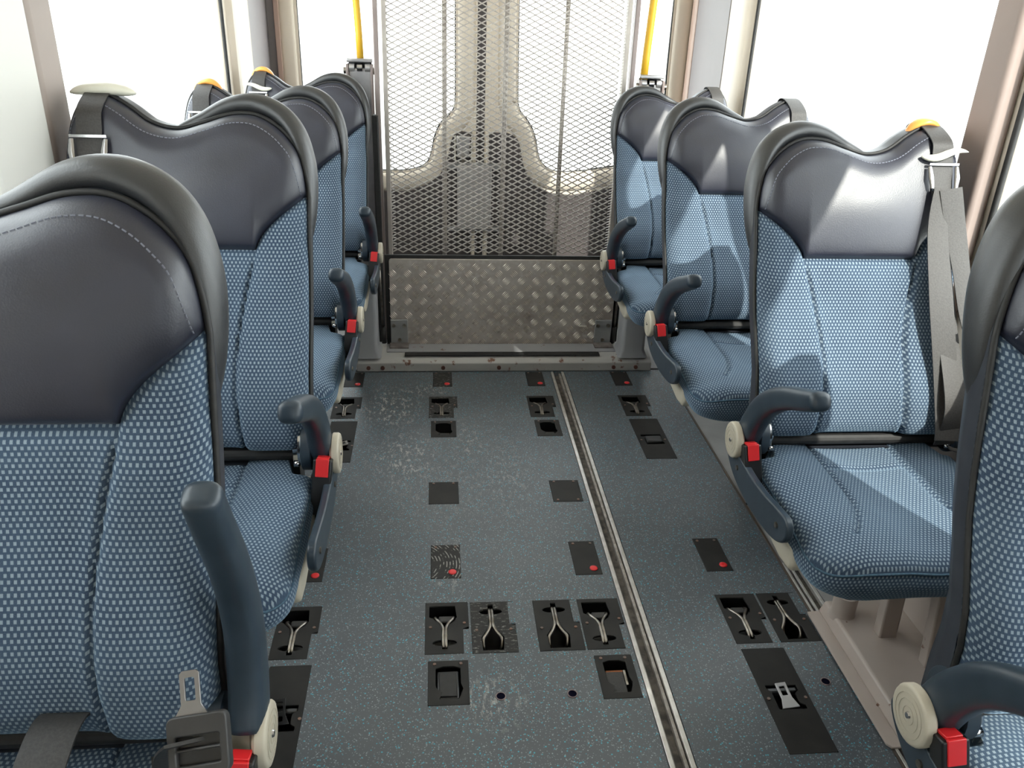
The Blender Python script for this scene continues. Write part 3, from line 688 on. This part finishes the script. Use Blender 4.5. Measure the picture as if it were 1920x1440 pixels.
def seat_builder(side):
    """side +1: window to the right (+x); -1: mirrored. local (u,v,w) -> (side*u, -v, w)"""
    X = lambda u, v, w: (side * u, -v, w)
    U = sorted(set([round(-UE + 2 * UE * i / 96, 5) for i in range(97)] + [s * a for s in (-1, 1) for a in (.2285, .227, .2245, .221)]))
    back = {}
    def grid(name, m, lo, hi, nw, parent, e0, e1):
        V, F, uv = [], [], []
        for u in U:
            a, b = lo(u), hi(u)
            for j in range(nw + 1):
                t = j / nw
                t = t ** e0 if e0 else t
                w = a + (b - a) * t; V.append((u, front(u, w), w))
                uv.append((u + .5 + (.3 * rnd(UE - abs(u), .046) * (1 if u > 0 else -1)), w * 1.075))
        n = nw + 1
        for i in range(len(U) - 1):
            for j in range(nw): F.append((i * n + j, (i + 1) * n + j, (i + 1) * n + j + 1, i * n + j + 1))
        # side skirts back to the shell
        rim = [j for j in range(n)], [(len(U) - 1) * n + j for j in range(n)], [i * n + nw for i in range(len(U))], [i * n for i in range(len(U))]
        use = [rim[0], rim[1]] + ([rim[2]] if e1 == 'top' else [rim[3]])
        for r in use:
            k0 = len(V)
            for q in (.02, .055):
                for i in r:
                    u, v, w = V[i]; vv = min(v - .001, vb(w) - .012 - q * .9) if q > .03 else (v + vb(w) - .05) / 2
                    V.append((u * (1 - .01 * (q > .03)), vv, w)); uv.append((uv[i][0] + (q if u > 0 else -q) * (r is not rim[2]), uv[i][1] + (q if r is rim[2] else 0) - (q if r is rim[3] else 0)))
            L = len(r)
            for i in range(L - 1):
                F.append((r[i], r[i + 1], k0 + i + 1, k0 + i)); F.append((k0 + i, k0 + i + 1, k0 + L + i + 1, k0 + L + i))
        mb = MB(); mb.v = V; mb.f = F
        return mb.build(name, m, parent, smooth=True, xf=X, uv=uv)
    root = empty('passenger_seat', (0, 0, 0))
    grid('back_cushion', FAB, lambda u: WB, split, 56, root, None, 'bottom')
    hd = grid('head_cushion', VIN, split, top, 44, root, None, 'top')
    # outline path of the back (u,w), from bottom aisle side over the top to bottom window side
    def outline(off=0, w0=.47, k=70):
        P = [(-UE - off, w0 + (.90 - w0) * i / 8) for i in range(8)]
        for i in range(k + 1):
            u = -UE + 2 * UE * i / k; u = -UE * cos(pi * i / k); P.append((u, top(u)))
        P += [(UE + off, .90 - (.90 - w0) * (i + 1) / 8) for i in range(8)]
        Q = []
        for i, (u, w) in enumerate(P):
            a = P[max(0, i - 1)]; b = P[min(len(P) - 1, i + 1)]; d = Vector((b[0] - a[0], b[1] - a[1])); d.normalize()
            if 8 <= i <= 8 + k: Q.append((u - d.y * off, w + d.x * off))
            else: Q.append((u, w))
        return Q
    # shell
    O = outline(.005); n = len(O); V = []; uc = sum(p[0] for p in O) / n
    rings = [(.035, 0), (.060, .0), (.085, .010), (.098, .03), (.103, .07)]
    for q, ins in rings:
        for u, w in O:
            c = Vector((-u, .82 - w)); L = c.length; c = c / L * min(ins, L * .6)
            ww = w + c.y; V.append((u + c.x, vb(w) - q, ww))
    F = []
    for r in range(len(rings) - 1):
        for i in range(n): F.append((r * n + i, r * n + (i + 1) % n, (r + 1) * n + (i + 1) % n, (r + 1) * n + i))
    F.append(tuple((len(rings) - 1) * n + i for i in range(n)))
    mb = MB(); mb.v = V; mb.f = F; mb.build('back_shell', SHELL, root, smooth=True, xf=X, angle=.8)
    # piping between shell and cushion
    mb = MB(); mb.sweep([(u, vb(w) - .030, w) for u, w in outline(.003, .50)], .0042, 8); mb.build('piping', BLACKM, root, smooth=True, xf=X)
    # stitches along the head cushion's edge
    mb = MB(); T = [p for p in outline(-.009, .5)[4:-8]]
    pts = []
    for (a, b), (c, d) in zip(T, T[1:]):
        L = sqrt((c - a) ** 2 + (d - b) ** 2); k = max(1, int(L / .0022))
        pts += [(a + (c - a) * i / k, b + (d - b) * i / k) for i in range(k)]
    for i in range(0, len(pts) - 2, 3):
        (a, b), (c, d) = pts[i], pts[i + 2]
        if b < split(a) + .004 or abs(a) > UE - .004 or abs(c) > UE - .004: continue
        mb.bar((a, front(a, b) + .0006, b), (c, front(c, d) + .0006, d), .0016, .0012, (0, 1, 0))
    o = mb.build('stitching', STITCH, hd, xf=X); o['kind'] = 'stuff'
    # bulging grab handle round the aisle-side shoulder
    G = smoothpts([(.035, 1.078, 0), (-.02, 1.098, 0), (-.075, 1.122, 0), (-.125, 1.127, 0), (-.17, 1.110, 0), (-.200, 1.078, 0), (-.219, 1.03, 0), (-.227, .98, 0), (-.227, .92, 0), (-.220, .865, 0)], 6)
    k = len(G); pts = []; rad = []
    for i, (u, w, _) in enumerate(G):
        t = i / (k - 1); b = sin(pi * min(1, max(0, t)) ** .9) ** .6 if 0 < t < 1 else 0
        pts.append((u, vb(w) - .066, w)); rad.append((.036 * b + .005, .021 * b + .003))
    mb = MB(); mb.sweep(pts, rad, 20, side=(0, 1, .3)); mb.build('grab_handle', GRABV, root, smooth=True, xf=X)
    # ---- cushion
    def v0(u): return -.045 if abs(u) < .172 else (-.045 + .085 * min(1, (abs(u) - .172) / .022))
    def v1(u):
        a = max(0, (abs(u) - .13) / .105); return .418 - .085 * (1 - sqrt(max(0, 1 - min(1, a) ** 2.2)))
    NU, NV = 84, 72; CE = .235; V, F, uv = [], [], []
    Uc = [CE * sin(pi / 2 * (-1 + 2 * i / NU)) * .35 + .65 * CE * (-1 + 2 * i / NU) for i in range(NU + 1)]
    def ztop(u, v):
        a = abs(u); z = .471 - .008 * max(0, (v - .28) / .16) ** 2
        z += .010 * exp(-((a - .16) / .05) ** 2) - .008 * exp(-(u / .07) ** 2)
        z -= .034 * min(1, max(0, (a - .06) / .17)) ** 1.3 * min(1, max(0, (v - .14) / .26)) ** 1.3
        d = min(CE - a, v1(u) - v, (v - v0(u)) * 2.4); z -= rnd(max(0, d), .040) * .62
        z -= .009 * exp(-((a - (.092 + .06 * max(0, (v - .2) / .15) ** 2)) / .0045) ** 2) * (v < .33)
        if a < .09: z -= .009 * exp(-((v - .085) / .0045) ** 2)
        return z
    for u in Uc:
        for j in range(NV + 1):
            t = j / NV; a, b = v0(u), v1(u); v = a + (b - a) * (t * .6 + .4 * (.5 - .5 * cos(pi * t)))
            V.append((u, v, ztop(u, v))); uv.append((u + .5, v + .5))
    n = NV + 1
    for i in range(NU):
        for j in range(NV): F.append((i * n + j, (i + 1) * n + j, (i + 1) * n + j + 1, i * n + j + 1))
    rim = [j for j in range(n)] + [i * n + NV for i in range(1, NU)] + [NU * n + j for j in range(NV, -1, -1)] + [i * n for i in range(NU - 1, 0, -1)]
    border = [V[i] for i in rim]; L = len(rim); arc = [0]
    for i in range(1, L): arc.append(arc[-1] + (Vector(border[i]) - Vector(border[i - 1])).length)
    mb = MB(); mb.v = V; mb.f = F
    cu = mb.build('seat_cushion', FAB, root, smooth=True, xf=X, uv=uv)
    V, F, uv = [], [], []
    def zbot(u, v): return .404 - .046 * min(1, max(0, (v - .08) / .16))
    rings = 9
    for k in range(rings + 1):
        t = k / rings
        for i, (u, v, z) in enumerate(border):
            zb = zbot(u, v); zz = z + (zb - z) * t
            c = Vector((0 - u, .19 - v)); c.normalize()
            ins = -.009 * sin(pi * t) + .022 * max(0, t - .25) ** 1.3
            fr = max(0, min(1, (v - .2) / .2))
            ins += .012 * t * fr
            V.append((u + c.x * ins, v + c.y * ins, zz)); uv.append((arc[i], -(z - zz) + .4))
    for k in range(rings):
        for i in range(L): F.append((k * L + i, k * L + (i + 1) % L, (k + 1) * L + (i + 1) % L, (k + 1) * L + i))
    F.append(tuple(rings * L + i for i in range(L)))
    mb = MB(); mb.v = V; mb.f = F
    mb.build('cushion_border', FAB, root, smooth=True, xf=X, uv=uv, angle=1.2)
    mb = MB(); mb.sweep([(u, v, z + .001) for u, v, z in border[::2]], .0028, 6, closed=True)
    mb.build('cushion_piping', noisy('blue_piping', (.05, .11, .16), (.03, .06, .10), 200, .8) if 'blue_piping' not in bpy.data.materials else bpy.data.materials['blue_piping'], cu, smooth=True, xf=X)
    # ---- frame: pan, cross tube between back and cushion
    mb = MB(); mb.prism([(-.02, .395), (.02, .375), (.12, .372), (.25, .352), (.30, .356), (.31, .372), (.30, .41), (-.02, .43)], 'x', -.242, .242)
    mb.build('seat_pan', BEIGE, root, xf=X, bevel=.012, seg=3)
    mb = MB(); mb.cyl((-.25, -.002, .492), (.25, -.002, .492), .014, 14); mb.box(-.20, .20, -.06, -.01, .40, .47)
    mb.build('cross_tube', BLACKM, root, xf=X)
    # ---- side plate
    P = smoothpts([(-.035, .475, 0), (-.010, .445, 0), (.05, .418, 0), (.14, .408, 0), (.23, .412, 0), (.29, .425, 0), (.322, .445, 0), (.330, .470, 0), (.315, .492, 0), (.27, .488, 0), (.20, .478, 0), (.12, .475, 0), (.05, .482, 0), (-.01, .497, 0)], 4, True)
    mb = MB(); mb.prism([(a, b) for a, b, _ in P], 'x', -.278, -.262)
    sp = mb.build('side_plate', ARM, root, xf=X, bevel=.004, seg=3)
    for a, b in ((.055, .452), (.285, .460)):
        mb = MB(); mb.cyl((-.278, a, b), (-.281, a, b), .006, 12); mb.build('rivet', STEEL, sp, xf=X)
    for q in ((.0, .08, .425),):
        mb = MB(); mb.box(-.263, -.225, q[0], q[1], q[2], .445); mb.build('bracket', BLACKM, root, xf=X)
    # ---- pivot: beige housing, recliner disc
    mb = MB(); mb.sweep([(-.290, .022, .505), (-.289, .022, .505), (-.286, .022, .505), (-.276, .022, .505), (-.272, .022, .505)], [.036, .039, .041, .041, .037], 32)
    mb.sweep([(-.277, .022, .498), (-.262, .02, .494), (-.235, .014, .492), (-.20, .004, .492)], [.034, .027, .024, .020], 20)
    pv = mb.build('pivot_housing', BEIGE, root, smooth=True, xf=X, angle=.7)
    for r in (.012, .022, .030):
        mb = MB(); mb.sweep([(-.2905, .022 + r * cos(a * pi / 12), .505 + r * sin(a * pi / 12)) for a in range(24)], .0004, 5, closed=True); mb.build('ridge', BEIGE, pv, xf=X)
    mb = MB(); mb.cyl((-.289, .022, .505), (-.2925, .022, .505), .0055, 12, .004); mb.build('pivot_screw', CHROME, pv, xf=X)
    for s, nm in ((-1, 'recliner_disc'), (1, 'recliner_disc')):
        mb = MB(); mb.sweep([(s * .236, .012, .515), (s * .234, .012, .515), (s * .216, .012, .515), (s * .214, .012, .515)], [.044, .047, .047, .043], 32)
        d = mb.build(nm, ARM, root, smooth=True, xf=X, angle=.7)
        mb = MB(); mb.cyl((s * .214, .012, .515), (s * .209, .012, .515), .040, 24); mb.cyl((s * .209, .012, .515), (s * .196, .012, .515), .018, 16)
        mb.build('chrome_ring', CHROME, d, smooth=True, xf=X, angle=.7)
        mb = MB(); mb.cyl((s * .212, .045, .495), (s * .200, .045, .495), .007, 10); mb.build('bolt', CHROME, d, smooth=True, xf=X)
    # ---- armrest, folded forward
    A = smoothpts([(.018, .500, 0), (.040, .555, 0), (.078, .612, 0), (.128, .655, 0), (.185, .688, 0), (.250, .716, 0), (.300, .738, 0)], 6)
    mb = MB(); k = len(A); rad = []
    for i in range(k):
        t = i / (k - 1); rad.append((.0235 - .003 * t, .033 - .014 * t))
    pts = [(-.252, a, b) for a, b, _ in A]
    ex = Vector(pts[-1]) - Vector(pts[-2]); ex.normalize(); rl = rad[-1]
    for q, f in ((.006, .93), (.010, .75), (.012, .45)): pts.append(tuple(Vector(A[-1][0:0] or pts[k - 1]) + ex * q)); rad.append((rl[0] * f, rl[1] * f))
    mb.sweep(pts, rad, 24, side=(1, 0, 0), power=.72)
    ar = mb.build('armrest', ARM, root, smooth=True, xf=X)
    # ---- buckle
    bk = MB(); a = Vector((-.252, .098, .412)); b = Vector((-.262, .066, .518))
    bk.bar(a, b, .037, .030, (0, 1, 0.3))
    bk.bar(a - Vector((0, 0, .03)), a, .022, .006, (0, 1, .3))
    B = bk.build('buckle', BLACK, root, xf=X, bevel=.004, seg=3)
    d = (b - a).normalized(); out = Vector((1, 0, 0)).cross(d); out = -out if out.y < 0 else out
    rb = MB(); rb.bar(b - d * .034 + out * .0145, b + d * .002 + out * .0145, .025, .005, tuple(out)); rb.bar(b - d * .002 + out * .001, b + d * .004 + out * .001, .023, .020, tuple(out))
    rb.build('red_button', RED, B, xf=X, bevel=.001)
    # ---- feet under the seat
    mb = MB()
    for v in (.10,):
        pass
    mb.box(.07, .24, .00, .045, .0, .36); mb.bar((.09, .28, .355), (.09, .02, .02), .04, .03, (1, 0, 0)); mb.bar((.22, .28, .355), (.22, .02, .02), .04, .03, (1, 0, 0))
    mb.build('seat_legs', TAUPE, root, xf=X, bevel=.004)
    # ---- belt over the window-side shoulder
    def strip(name, path, w, th, m, parent, side_=(1, 0, 0)):
        s = MB(); s.sweep(path, (w / 2, th / 2), 8, side=side_, power=.3); return s.build(name, m, parent, smooth=True, xf=X, angle=.6)
    ub = .168
    zt = top(ub)
    fp = lambda w, k=.004: (ub, front(ub, w) + k, w)
    path = smoothpts([(ub, vb(1.05) - .105, 1.05), (ub, vb(zt) - .09, zt - .01), (ub, vb(zt) - .045, zt + .009), fp(zt - .016, .008), fp(zt - .05, .006), fp(1.03, .006), (ub + .002, front(.16, .98) + .018, .98), (ub + .006, front(.14, .90) + .026, .90), (ub + .012, front(.14, .75) + .026, .75), (ub + .018, .065, .60), (ub + .022, .055, .505)], 5)
    bl = strip('seat_belt', path, .048, .003, BELT, root)
    # chrome slider
    mb = MB(); z0, z1 = zt - .062, zt - .115; f0 = front(ub, z0) + .013; f1 = front(ub, z1) + .012; h = .031
    mb.bar((ub - h - .003, f0, z0), (ub + h + .003, f0, z0), .005, .004, (0, 1, 0))
    for s in (-1, 1): mb.sweep([(ub + s * h, f0, z0 - .006), (ub + s * (h - .001), (f0 + f1) / 2 + .002, (z0 + z1) / 2), (ub + s * (h - .004), f1, z1 + .004)], [(.0045, .003), (.0065, .003), (.004, .003)], 8, side=(1, 0, 0))
    mb.sweep(smoothpts([(ub - h + .004, f1, z1 + .004), (ub - .015, f1 + .001, z1 - .005), (ub + .015, f1 + .001, z1 - .005), (ub + h - .004, f1, z1 + .004)], 4), .0028, 8)
    mb.build('chrome_slider', CHROME, bl, smooth=True, xf=X, angle=.7)
    return root, X, strip, ub, zt
KEEP = {}
def shoulder_cap(root, X, ub, zt, kind):
    """orange cap, cream guide on top, or cream guide hanging lower"""
    if 'o' in kind:
        mb = MB(); P = [(ub + t * .042 - .004, vb(zt) - .045, zt + .004 + .010 * sqrt(max(0, 1 - t * t)) - .10 * (t - 0) ** 2 * .2) for t in [-1 + i / 8 for i in range(17)]]
        rad = [(.022 * sqrt(max(.02, 1 - t * t)), .0095 * sqrt(max(.02, 1 - t * t))) for t in [-1 + i / 8 for i in range(17)]]
        mb.sweep(P, rad, 14, side=(0, 1, 0)); o = mb.build('belt_cap', ORANGE, root, smooth=True, xf=X); o['label'] = 'orange cap'
    if 't' in kind:
        T = [-1 + i / 10 for i in range(21)]
        mb = MB(); mb.sweep([(ub - .006 + t * .062, vb(zt) - .038, zt + .012 - .008 * t * t) for t in T], [(.020 * sqrt(max(.03, 1 - t * t)), .013 * sqrt(max(.03, 1 - t * t))) for t in T], 14, side=(0, 1, 0))
        o = mb.build('belt_guide', CREAM, root, smooth=True, xf=X); o['label'] = 'cream oval belt guide on top'
    if 'l' in kind:
        z = zt - .042; f = front(ub, z) + .012
        mb = MB(); T = [-1 + i / 12 for i in range(25)]
        mb.sweep([(ub + .002 + t * .052, f + .004 * (1 - t * t), z + .007 * t + .005 * sin(3.4 * t)) for t in T],
                 [(.0105 * sqrt(max(.05, 1 - abs(t) ** 3)), .008 * (1 - .55 * max(0, t)) * sqrt(max(.05, 1 - abs(t) ** 4))) for t in T], 12, side=(0, 1, 0))
        o = mb.build('belt_guide', CREAM, root, smooth=True, xf=X); o['label'] = 'cream curved belt guide in front of the belt'
R0, XRf, stripR, ub, zt = seat_builder(1)
L0, XLf, stripL, _, _ = seat_builder(-1)
SEATS = {}
def place(key, proto, loc, sc, label, cap, first, Xf):
    o = proto if first else dup(proto, loc)
    o.location = loc; o.scale = (sc[0], sc[0], sc[1]); tag(o, label, 'seat', 'blue dotted passenger seats in two rows'); SEATS[key] = o
    return o
place('R3', R0, (.916, 1.541, 0), (0.975, 0.975), 'second seat on the right, orange belt cap, cream guide and doubled grey belt', 'ol', True, XRf)
place('R1', R0, (.883, 2.96, 0), (0.935, 0.92), 'rearmost seat on the right, beside the chequer plate lift flap', '', False, XRf)
place('R2', R0, (.902, 2.27, 0), (0.97, 0.95), 'right-hand seat between the rearmost and the orange-capped one', '', False, XRf)
place('R4', R0, (.908, .772, 0), (1, 1), 'nearest seat on the right, cut by the photo edge, big beige armrest pivot', '', False, XRf)
place('L2', L0, (-.483, 1.48, 0), (.99, 1.005), 'second seat from the front on the left, cream oval belt guide on top', 't', True, XLf)
place('L3', L0, (-.500, .79, 0), (1, .993), 'nearest seat on the left with armrest raised upright and loose belt tongue', '', False, XLf)
place('L1', L0, (-.495, 2.30, 0), (0.96, 0.95), 'third seat from the front on the left with orange belt cap', 'o', False, XLf)
place('L0', L0, (-.478, 3.02, 0), (0.95, 0.93), 'rearmost seat on the left with orange cap and cream belt guide', 'ol', False, XLf)
for k, c in (('R3', 'ol'), ('L2', 't'), ('L1', 'o'), ('L0', 'ol')):
    shoulder_cap(SEATS[k], XRf if k[0] == 'R' else XLf, ub, zt, c)
def child(o, nm): return [c for c in children(o) if c.name.split('.')[0] == nm]
# the two nearest seats stand a little more upright
def upright(o, deg, dz=0):
    M = Matrix.Translation((0, 0, .505 + dz)) @ Matrix.Rotation(math.radians(deg), 4, 'X') @ Matrix.Translation((0, 0, -.505))
    for c in children(o):
        if c.name.split('.')[0] in ('back_cushion', 'head_cushion', 'back_shell', 'piping', 'grab_handle', 'seat_belt', 'belt_guide', 'belt_cap'):
            c.matrix_local = M
upright(SEATS['R4'], 10); upright(SEATS['L3'], 6)
# the rearmost seats stand on the lift posts, the orange-capped one on its own base
for k in ('R1', 'L0', 'R3'):
    for c in child(SEATS[k], 'seat_legs'): bpy.data.objects.remove(c)
# nearest left seat: armrest turned upright about its pivot
ar = child(SEATS['L3'], 'armrest')[0]
px_, pz_ = -.020, .505
ang = math.radians(42)
ar.matrix_parent_inverse = Matrix.Identity(4)
ar.location = (0, 0, 0)
Mr = Matrix.Translation((0, -.02, .505)) @ Matrix.Rotation(ang, 4, 'X') @ Matrix.Translation((0, .02, -.505))
# local y = -v : raising the tip (towards -y, +z) back over the pivot
Mr = Matrix.Translation((.012, -.02, .530)) @ Matrix.Rotation(-ang, 4, 'X') @ Matrix.Translation((0, .02, -.505))
ar.matrix_local = Mr; ar['label'] = 'armrest raised upright'
# belt strands on the second right seat, loose belt and tongue on the nearest left one
R3 = SEATS['R3']
for c in child(R3, 'seat_belt'):
    for g in children(c):
        if g.name.startswith('chrome_slider'): gs = g
def belt2():
    m = MB()
    # rear strand runs straight down the seat's edge; front strand hangs, twists and folds back
    P = smoothpts([(.160, front(.13, 1.02) + .014, 1.035), (.152, front(.13, .95) + .024, .95), (.158, -.045, .82), (.170, .015, .68), (.180, .062, .56), (.180, .075, .525)], 6)
    k = len(P); m.sweep(P, [(.018 + .009 * min(1, i / (k * .4)), .0016) for i in range(k)], 8, side=(1, .1, 0), power=.3)
    a = m.build('shoulder_strap', BELT, R3, smooth=True, xf=XRf, angle=.6)
    m = MB(); Q = smoothpts([(.185, .082, .512), (.215, .085, .505), (.245, .075, .53), (.252, .055, .58)], 5)
    m.sweep(Q, [(.0016, .010) for _ in Q], 8, side=(0, 0, 1), power=.3)
    Q = smoothpts([(.252, .055, .53), (.248, .045, .60), (.228, .03, .66), (.222, .018, .70)], 6)
    m.sweep(Q, [(.020 - .012 * i / (len(Q) - 1), .0016) for i in range(len(Q))], 8, side=(1, .3, 0), power=.3)
    m.build('lap_strap', BELT, R3, smooth=True, xf=XRf, angle=.6)
    m = MB(); Q = smoothpts([(.176, front(.17, 1.02) + .022, 1.035), (.192, -.105, .95), (.206, -.07, .87), (.216, -.035, .79), (.224, -.01, .74)], 6)
    m.sweep(Q, [(.025 - .015 * (i / (len(Q) - 1)) ** 1.5, .0018) for i in range(len(Q))], 8, side=(1, .1, 0), power=.3)
    m.build('hanging_strap', BELT, R3, smooth=True, xf=XRf, angle=.6)
    m = MB(); m.bar((.205, .004, .745), (.245, .006, .765), .022, .012, (0, 1, 0)); t = m.build('belt_tongue', BLACK, R3, xf=XRf, bevel=.004)
    m = MB(); m.bar((.222, .012, .735), (.220, .022, .685), .012, .003, (0, 1, .2)); m.build('chrome_blade', CHROME, t, xf=XRf, bevel=.001)
belt2()
L3 = SEATS['L3']
def loose():
    # aisle is local -u; tongue lies in front of the back cushion near the armrest
    c = Vector((-.247, .150, .636)); 
    tx = Vector((-1, 0, .16)).normalized(); nz = Vector((0, .80, .60)); ty = nz.cross(tx)
    if ty.z < 0: ty = -ty
    ty.normalize(); nz = tx.cross(ty); nz = -nz if nz.y < 0 else nz
    def put(o):
        M = Matrix(((tx.x, ty.x, nz.x, c.x), (tx.y, ty.y, nz.y, c.y), (tx.z, ty.z, nz.z, c.z), (0, 0, 0, 1)))
        F = Matrix(((-1, 0, 0, 0), (0, -1, 0, 0), (0, 0, 1, 0), (0, 0, 0, 1)))
        o.data.transform(F @ M); o.data.update()
    o = plate('belt_tongue', mat('soft_black_plastic', (.035, .034, .034), .45), rrect(-.032, .032, -.032, .030, .008), [rrect(-.023, .023, -.020, -.006, .002), rrect(-.023, .023, -.003, .009, .002)], .010, L3, bevel=.002); put(o); base = o
    o = plate('steel_blade', mat('satin_steel', (.27, .265, .275), .34, 1), [(-.020, .028), (.016, .028), (.009, .040), (.009, .072), (.006, .075), (-.009, .075), (-.012, .072), (-.012, .040)], [rrect(-.007, .004, .044, .068, .002)], .003, base, place=Matrix.Translation((-.004, 0, -.005))); put(o)
    o = plate('dark_backing', BLACK, rrect(-.026, .026, -.024, .013, .003), [], .003, base, place=Matrix.Translation((0, 0, -.007))); put(o)  # added black backing, painted dark so the tongue's holes look deep
    m = MB(); P = smoothpts([(-.052, .005, .50), (-.055, .018, .548), (-.055, .05, .568), (-.055, .10, .560), (-.055, .18, .525), (-.055, .28, .50)], 6)
    m.sweep(P, (.029, .002), 8, side=(1, 0, 0), power=.3); m.build('lap_strap', BELTB, L3, smooth=True, xf=XLf, angle=.6)
    m = MB(); P = smoothpts([(-.236, .150, .640), (-.21, .12, .59), (-.19, .09, .52), (-.17, .04, .50)], 6)
    m.sweep(P, (.022, .002), 8, side=(1, .3, 0), power=.3); m.build('buckle_strap', BELTB, L3, smooth=True, xf=XLf, angle=.6)
loose()
# taupe mounting base under the orange-capped right seat, standing on the floor
BASE = None
def bs(mb, n, m=TAUPE, **k):
    o = mb.build(n, m, **k); bpy.context.view_layer.update()
    o.parent = BASE or R3; o.matrix_parent_inverse = (BASE or R3).matrix_world.inverted(); return o
BASE = bs(MB().prism([(.897, 1.122), (.905, 1.112), (1.19, 1.112), (1.19, 1.535), (.897, 1.515)], 'z', .0045, .010), 'seat_base', bevel=.001)
BASE['label'] = 'taupe steel base plate with raised box and struts'
bs(MB().prism([(.925, .009), (1.19, .009), (1.19, .040), (.938, .040)], 'y', 1.130, 1.52), 'raised_box', bevel=.006, seg=3)
for x, y in ((.962, 1.475), (.965, 1.165)):
    m = MB(); m.sweep([(x, y, .03), (x, y, .042), (x, y, .047), (x, y, .095)], [.033, .0285, .0275, .0275], 24)
    s = bs(m, 'tube_socket', smooth=True, angle=.6)
    bs(MB().cyl((x, y, .095), (x, y, .0956), .0225, 24), 'socket_shade_disc', BLACKM)  # black disc on the closed tube end, painted for the shade of a hollow
    bs(MB().cyl((x + .004, y, .0956), (x + .004, y, .106), .011, 6), 'bolt', CHROME)
for y0, y1, x0, x1 in ((1.385, 1.40, 1.005, 1.03), (1.33, 1.30, 1.075, 1.085)):
    m = MB(); m.bar((x1, y1, .03), (x0, y0, .372), .042, .030, (0, 1, 0)); bs(m, 'strut', bevel=.004)
m = MB(); m.prism([(1.14, .035), (1.50, .035), (1.50, .30), (1.38, .37), (1.30, .22), (1.14, .14)], 'x', 1.115, 1.127); bs(m, 'gusset_plate', bevel=.003)
bs(MB().cyl((1.115, 1.30, .15), (1.100, 1.30, .15), .011, 6), 'nut', CHROME)
